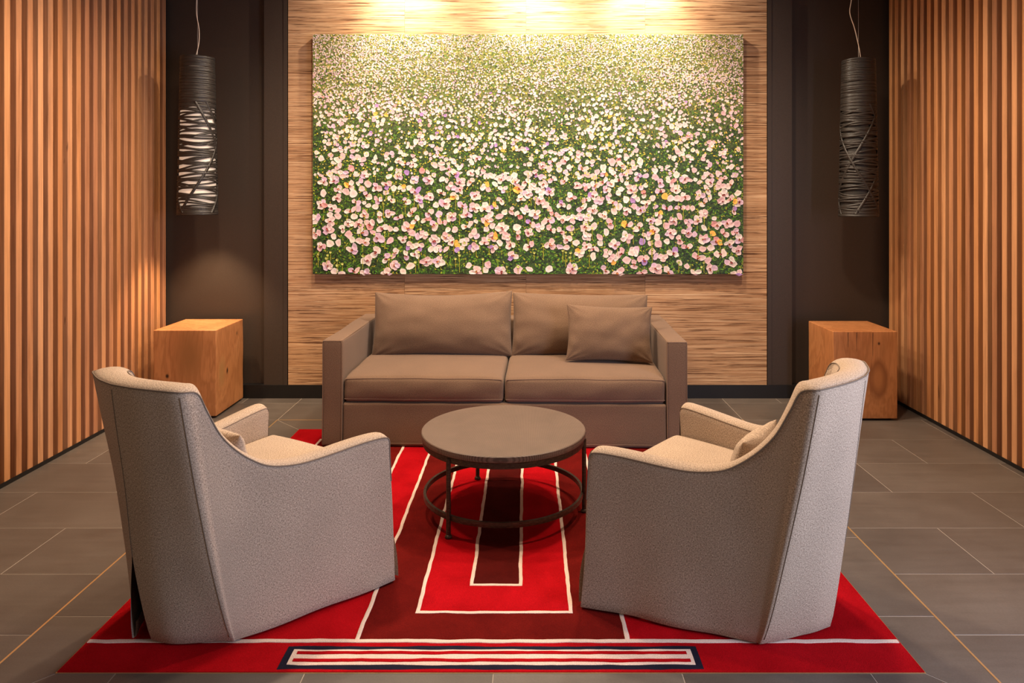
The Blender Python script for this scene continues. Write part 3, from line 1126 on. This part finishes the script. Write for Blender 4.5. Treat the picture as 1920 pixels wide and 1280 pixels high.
# ------------------------------------------------------------------ pendants
def pendant(loc, r_top, r_bot, H, label, lit, seed):
    rg = random.Random(seed)
    root = empty('pendant_lamp', loc)           # loc: centre of the lower rim
    tag(root, label, 'pendant lamp')
    rad = lambda z: r_bot + (r_top - r_bot) * (z / H)
    zl = H * 0.69                               # lattice below, closed winding above

    def band(mb, z0, amp, ph, amp2, ph2, hgt, out, N=72):
        P = []
        for i in range(N + 1):
            a = 2 * math.pi * i / N
            z = z0 + amp * math.sin(a + ph) + amp2 * math.sin(2 * a + ph2)
            row = []
            for dz, dr in ((-hgt / 2, -0.0012), (-hgt / 2, 0.0008), (0, 0.0016), (hgt / 2, 0.0008), (hgt / 2, -0.0012)):
                zz = min(max(z + dz, 0.0), H)
                rr = rad(zz) + dr + out
                row.append((rr * math.cos(a), rr * math.sin(a), zz))
            P.append(row)
        mb.grid(P)
    top = MB()
    z = zl - 0.016
    while z < H - 0.006:
        band(top, z + 0.005, 0.004 * rg.uniform(-1, 1), rg.uniform(0, 6.28), 0.002, rg.uniform(0, 6.28), 0.0165, rg.uniform(0, 0.0012), 48)
        z += 0.0115
    sh = top.build('wound_sleeve', M['fibre'], root, True, 0, True)
    lat = MB()
    nb = 56
    for k in range(nb):
        z0 = 0.05 + (zl - 0.06) * (k + 0.5) / nb
        band(lat, z0, rg.uniform(0.006, 0.018), rg.uniform(0, 6.28), rg.uniform(0.004, 0.011), rg.uniform(0, 6.28), rg.uniform(0.0115, 0.0165), rg.uniform(0, 0.0016))
    for k in range(6):                          # steep crossing strands
        P = []
        a0 = rg.uniform(0, 6.28)
        dirn = 1 if k % 2 else -1
        for i in range(61):
            q = i / 60
            zz = 0.02 + (zl) * q
            a = a0 + dirn * q * 3.6
            row = []
            for da, dr in ((-0.085, 0.0), (-0.08, 0.003), (0.08, 0.003), (0.085, 0.0)):
                rr = rad(zz) + dr
                row.append((rr * math.cos(a + da), rr * math.sin(a + da), zz))
            P.append(row)
        lat.grid(P)
    lat.build('lattice', M['fibre'], root, True, 0, True)
    rim = MB()
    for z0 in (0.008, 0.019, 0.030, 0.041):
        band(rim, z0, 0.0015, rg.uniform(0, 6), 0.0, 0, 0.016, rg.uniform(0, 0.001), 48)
    rim.build('lower_rim', M['fibre'], root, True, 0, True)
    # inner diffuser
    t = NT('diffuser_lit' if lit else 'diffuser_unlit')
    if lit:
        t.base((0.8, 0.7, 0.6))
        t.b.inputs['Emission Color'].default_value = (1.0, 0.72, 0.50, 1)
        t.b.inputs['Emission Strength'].default_value = 0.30
    else:
        t.base((0.02, 0.018, 0.016))
    df = MB()
    rd = lambda z: rad(z) * 0.93
    df.lathe([(rd(0.06), 0.06), (rd(zl), zl), (rd(H - 0.02), H - 0.02)], 40)
    df.build('diffuser', t.m, root, True)
    cap = MB()
    cap.lathe([(0.0, H - 0.012), (rad(H) - 0.002, H - 0.012), (rad(H) - 0.002, H - 0.004), (0.0, H - 0.004)], 32)
    cap.build('top_cap', M['fibre'], root)
    ceil = ZC - loc[2]
    wr = MB()
    wr.tube([(0, 0, H - 0.006), (0, 0, H + 0.3), (0, 0, ceil - 0.001)], 0.0016, 6)
    wr.build('suspension_wire', M['steel'], root)
    cd = MB()
    if lit:
        ctrl = [(-0.015, 0, H - 0.004), (0.010, -.004, H + 0.10), (0.012, -.004, H + 0.2), (-0.006, -.004, H + 0.32), (-0.004, 0, H + 0.48), (0.0, 0, H + .65), (0.0, 0.004, ceil - 0.001)]
    else:
        ctrl = [(0.018, 0, H - 0.004), (0.004, -.004, H + 0.08), (-0.028, -.004, H + 0.22), (-0.062, -.004, H + 0.33), (-0.052, -.003, H + 0.42), (-0.03, 0, H + .6), (0.0, 0.004, ceil - 0.001)]
    cd.tube([tuple(p) for p in catmull(ctrl, 8)], 0.0032, 8)
    cd.build('power_cord', M['cord'], root, True)
    if lit:
        d = bpy.data.lights.new('pendant_bulb', 'SPOT')
        d.energy = 60; d.color = (1.0, 0.70, 0.42); d.shadow_soft_size = 0.03
        d.spot_size = R(85); d.spot_blend = 0.6
        lo = bpy.data.objects.new('pendant_bulb', d)
        COL.objects.link(lo)
        lo.parent = root
        lo.location = (0, 0, 0.10)
    return root


pendant((-2.377, 5.18, 1.393), 0.1135, 0.136, 1.133, 'tall black woven pendant lamp glowing inside, above the pale knotty block', True, 5)
pendant((2.354, 5.13, 1.383), 0.110, 0.131, 1.116, 'tall black woven pendant lamp switched off, above the reddish cracked block', False, 9)

# ------------------------------------------------------------------ painting
px0, px1, pz0, pz1, py = -1.613, 1.613, 0.946, 2.742, 5.395
PW, PH = px1 - px0, pz1 - pz0
art = empty('flower_painting', (0, py, pz0))
tag(art, 'large impasto painting of a pale pink flower meadow above the sofa', 'painting')


def canvas_mat():
    t = NT('painted_canvas')
    tc = t.n('ShaderNodeTexCoord')
    sep = t.n('ShaderNodeSeparateXYZ')
    t.l(tc.outputs['Object'], sep.inputs[0])
    v = t.math('DIVIDE', sep.outputs['Z'], PH)
    n = t.noise(t.coord('Object', (60, 1, 90)), 1.0, 5, 0.7)
    n2 = t.noise(t.coord('Object', (6, 1, 8)), 1.0, 4, 0.6)
    lo = t.ramp(n, [(0.3, (0.012, 0.014, 0.006)), (0.5, (0.030, 0.060, 0.014)), (0.7, (0.075, 0.17, 0.025))])
    hi = t.ramp(n, [(0.3, (0.06, 0.10, 0.02)), (0.5, (0.24, 0.25, 0.05)), (0.7, (0.58, 0.45, 0.28))])
    vv = t.math('ADD', v, t.math('MULTIPLY', t.math('SUBTRACT', n2, 0.5), 0.6))
    t.base(t.mix(t.ramp(vv, [(0.52, (0, 0, 0)), (1.02, (1, 1, 1))]), lo, hi))
    t.set(Roughness=0.55)
    t.bump(n, 0.6, 0.004)
    return t.m


def paint_mat():
    t = NT('oil_paint')
    at = t.n('ShaderNodeVertexColor')
    at.layer_name = 'Col'
    t.l(at.outputs['Color'], t.b.inputs['Base Color'])
    t.set(Roughness=0.5)
    return t.m


M['paint'] = paint_mat()
mb = MB(); mb.box((px0, 0, 0), (px1, 0.048, PH)); mb.build('canvas', canvas_mat(), art)
rs = np.random.RandomState(4)


def dabs(name, specs, nseg):
    """specs: list of (x, z, rx, rz, ang, lift, centre colour, rim colour)"""
    V, F, C = [], [], []
    ang = np.arange(nseg) * 2 * math.pi / nseg
    for (x, z, rx, rz, a, lift, c0, c1) in specs:
        b = len(V)
        jit = rs.uniform(0.74, 1.16, nseg)
        ca, sa = math.cos(a), math.sin(a)
        V.append((x, -lift * 0.7, z)); C.append((*c0, 1))
        for k in range(nseg):
            ux = rx * jit[k] * math.cos(ang[k]); uz = rz * jit[k] * math.sin(ang[k])
            xx = min(max(x + ux * ca - uz * sa, px0 + .001), px1 - .001)
            zz = min(max(z + ux * sa + uz * ca, 0.001), PH - .001)
            V.append((xx, -lift * (0.75 + 0.5 * rs.rand()), zz)); C.append((*c1, 1))
        for k in range(nseg):
            F.append((b, b + 1 + (k + 1) % nseg, b + 1 + k))
        # skirt down to the canvas gives each dab its thickness
        if nseg > 6:
            b2 = len(V)
            for k in range(nseg):
                p = V[b + 1 + k]
                V.append((p[0], 0.0, p[2])); C.append((*[q * 0.8 for q in c1], 1))
            for k in range(nseg):
                k2 = (k + 1) % nseg
                F.append((b + 1 + k, b + 1 + k2, b2 + k2, b2 + k))
    me = bpy.data.meshes.new(name)
    me.from_pydata(V, [], F)
    ca_ = me.color_attributes.new('Col', 'FLOAT_COLOR', 'POINT')
    ca_.data.foreach_set('color', np.array(C, dtype=np.float32).ravel())
    me.update()
    o = link(name, me, M['paint'], art)
    tag(o, kind='stuff')
    return o


def jitc(c, s=0.08):
    k = 1 + rs.uniform(-s, s)
    return tuple(min(1, max(0, q * k * (1 + rs.uniform(-s, s) * 0.5))) for q in c)


lerp3 = lambda a, b, t: tuple(a[i] + (b[i] - a[i]) * t for i in range(3))
G_DARK = [(0.008, 0.010, 0.005), (0.014, 0.032, 0.007), (0.05, 0.15, 0.012), (0.09, 0.25, 0.018), (0.010, 0.04, 0.018)]
G_LITE = [(0.13, 0.27, 0.020), (0.34, 0.36, 0.030), (0.58, 0.44, 0.07), (0.05, 0.12, 0.02), (0.014, 0.035, 0.010)]
sp = []
for _ in range(34000):
    v = rs.rand()
    x = rs.uniform(px0, px1)
    sz = 0.0058 + 0.0042 * (1 - v)
    nz = noise.noise(Vector((x * 2.2, v * 5, 3))) * 0.25
    if rs.rand() < min(0.8, max(0, (v + nz - 0.34) * 1.15)):
        c = G_LITE[rs.randint(5)]
    else:
        c = G_DARK[rs.randint(5)]
        if rs.rand() < 0.22: c = G_LITE[rs.randint(2)]
    sp.append((x, v * PH, sz * rs.uniform(0.7, 1.6), sz * 0.6, rs.uniform(0, 3.14), 0.002, jitc(c, .3), jitc(c, .3)))
dabs('foliage_dabs', sp, 4)

PINKS = [(0.72, 0.57, 0.56), (0.76, 0.66, 0.63), (0.68, 0.46, 0.49), (0.76, 0.68, 0.62), (0.62, 0.47, 0.60), (0.72, 0.69, 0.64), (0.72, 0.54, 0.53)]
PURP = (0.40, 0.25, 0.56)
GOLD = (0.85, 0.46, 0.08)
RED = (0.30, 0.03, 0.025)
sp, ctr = [], []


def petal(x, z, s, lift, col=None):
    c = col or PINKS[rs.randint(len(PINKS))]
    c = jitc(c, .06)
    sp.append((x, z, s * rs.uniform(.7, 1.15), s * rs.uniform(.62, 1.0), rs.uniform(0, 3.14), lift,
               tuple(q * k for q, k in zip(c, (0.90, 0.76, 0.77))), tuple(min(.95, q * 1.08) for q in c)))


SV = [0, .3, .5, .65, .76, .85, 1]
SS = [.040, .036, .031, .024, .016, .011, .006]
placed = []
tries = 0
while len(placed) < 860 and tries < 60000:            # open flowers in the near half
    tries += 1
    v = rs.rand() * 0.76
    x = rs.uniform(px0 + .02, px1 - .02)
    z = v * PH
    s = float(np.interp(v, SV, SS)) * rs.uniform(0.8, 1.1)
    dens = 0.60 if 0.10 < v < 0.42 else (0.30 if v < 0.10 else 0.34)
    dens += 0.8 * noise.noise(Vector((x * 2.6, z * 4.5, 8)))
    if rs.rand() > dens: continue
    np_ = 1 if v > 0.58 else rs.choice([1, 2, 3, 4], p=([.16, .28, .33, .23] if v < .40 else [.55, .30, .15, 0.0]))
    s *= 0.90 if v < .5 else 0.80
    rc = s * (1.0 if np_ == 1 else 1.45)
    if any((x - a) ** 2 + ((z - b) * 1.15) ** 2 < (0.74 * (rc + r)) ** 2 for a, b, r in placed): continue
    placed.append((x, z, rc))
    a0 = rs.uniform(0, 6.28)
    for k in range(np_):
        a = a0 + 6.28 * k / max(np_, 2)
        col = None
        rr = rs.rand()
        if rr < 0.030: col = PURP
        elif rr < 0.048: col = GOLD
        elif rr < 0.060: col = (0.62, 0.30, 0.30)
        off = 0 if np_ == 1 else s * 0.72
        petal(x + off * math.cos(a), z + off * 0.8 * math.sin(a), s * (0.95 if np_ == 1 else 0.82), 0.004 + 0.0022 * k, col)
    if np_ > 1 and rs.rand() < 0.75 and v < .5:
        for q in range(3):
            cc = RED if rs.rand() < .7 else (0.45, 0.16, 0.03)
            ctr.append((x + rs.uniform(-.3, .3) * s, z - s * .1 + rs.uniform(-.25, .25) * s, s * .22, s * .18, rs.uniform(0, 3), 0.014, cc, jitc(cc, .3)))
# middle distance: single dabs that shrink towards the top
for _ in range(1900):
    v = 0.40 + 0.42 * rs.rand()
    x = rs.uniform(px0, px1)
    d = 0.55 + 0.6 * noise.noise(Vector((x * 2.0, v * 9, 2)))
    if rs.rand() > d: continue
    s = float(np.interp(v, SV, SS)) * rs.uniform(0.30, 0.50)
    petal(x, v * PH, s, 0.004)
for _ in range(17000):
    v = 0.64 + 0.36 * rs.rand() ** 0.85
    x = rs.uniform(px0, px1)
    d = 0.16 + max(0.0, v - 0.66) * 2.3 + 0.55 * noise.noise(Vector((x * 1.3, v * 14, 6)))
    if rs.rand() > d: continue
    s = 0.0075 - 0.0095 * (v - 0.66)
    c = PINKS[rs.randint(len(PINKS))] if rs.rand() < .78 else ((0.66, 0.56, 0.20) if rs.rand() < .5 else (0.50, 0.33, 0.40))
    petal(x, v * PH, s * 1.05, 0.0032, c)
dabs('petals', sp, 9)
# yellow blooms, green buds on stems
for _ in range(1500):
    v = rs.normal(0.50, 0.10)
    x = rs.uniform(px0, px1)
    if not 0.2 < v < 0.8: continue
    if rs.rand() > 0.45 + 1.1 * noise.noise(Vector((x * 2.4, v * 8, 12))): continue
    s = rs.uniform(0.004, 0.0075)
    c = (0.80, 0.60, 0.06) if rs.rand() < .7 else (0.85, 0.76, 0.28)
    ctr.append((x, v * PH, s, s * .8, rs.uniform(0, 3), 0.006, c, jitc(c, .2)))
for _ in range(130):
    v = rs.uniform(0.03, 0.42)
    x = rs.uniform(px0 + .02, px1 - .02)
    s = 0.012 * (1 - v)
    L = rs.uniform(0.05, 0.15) * (1 - v)
    c = (0.48, 0.52, 0.13)
    ctr.append((x, v * PH, s, s * .9, 0, 0.009, c, jitc(c, .15)))
    n = int(L / 0.008)
    for k in range(n):
        zz = v * PH - s - k * 0.008
        if zz < 0.01: break
        cc = (0.45, 0.45, 0.04)
        ctr.append((x + rs.uniform(-.001, .001), zz, 0.0024, 0.0055, 0, 0.005, cc, jitc(cc, .3)))
dabs('bloom_centres_and_stems', ctr, 6)
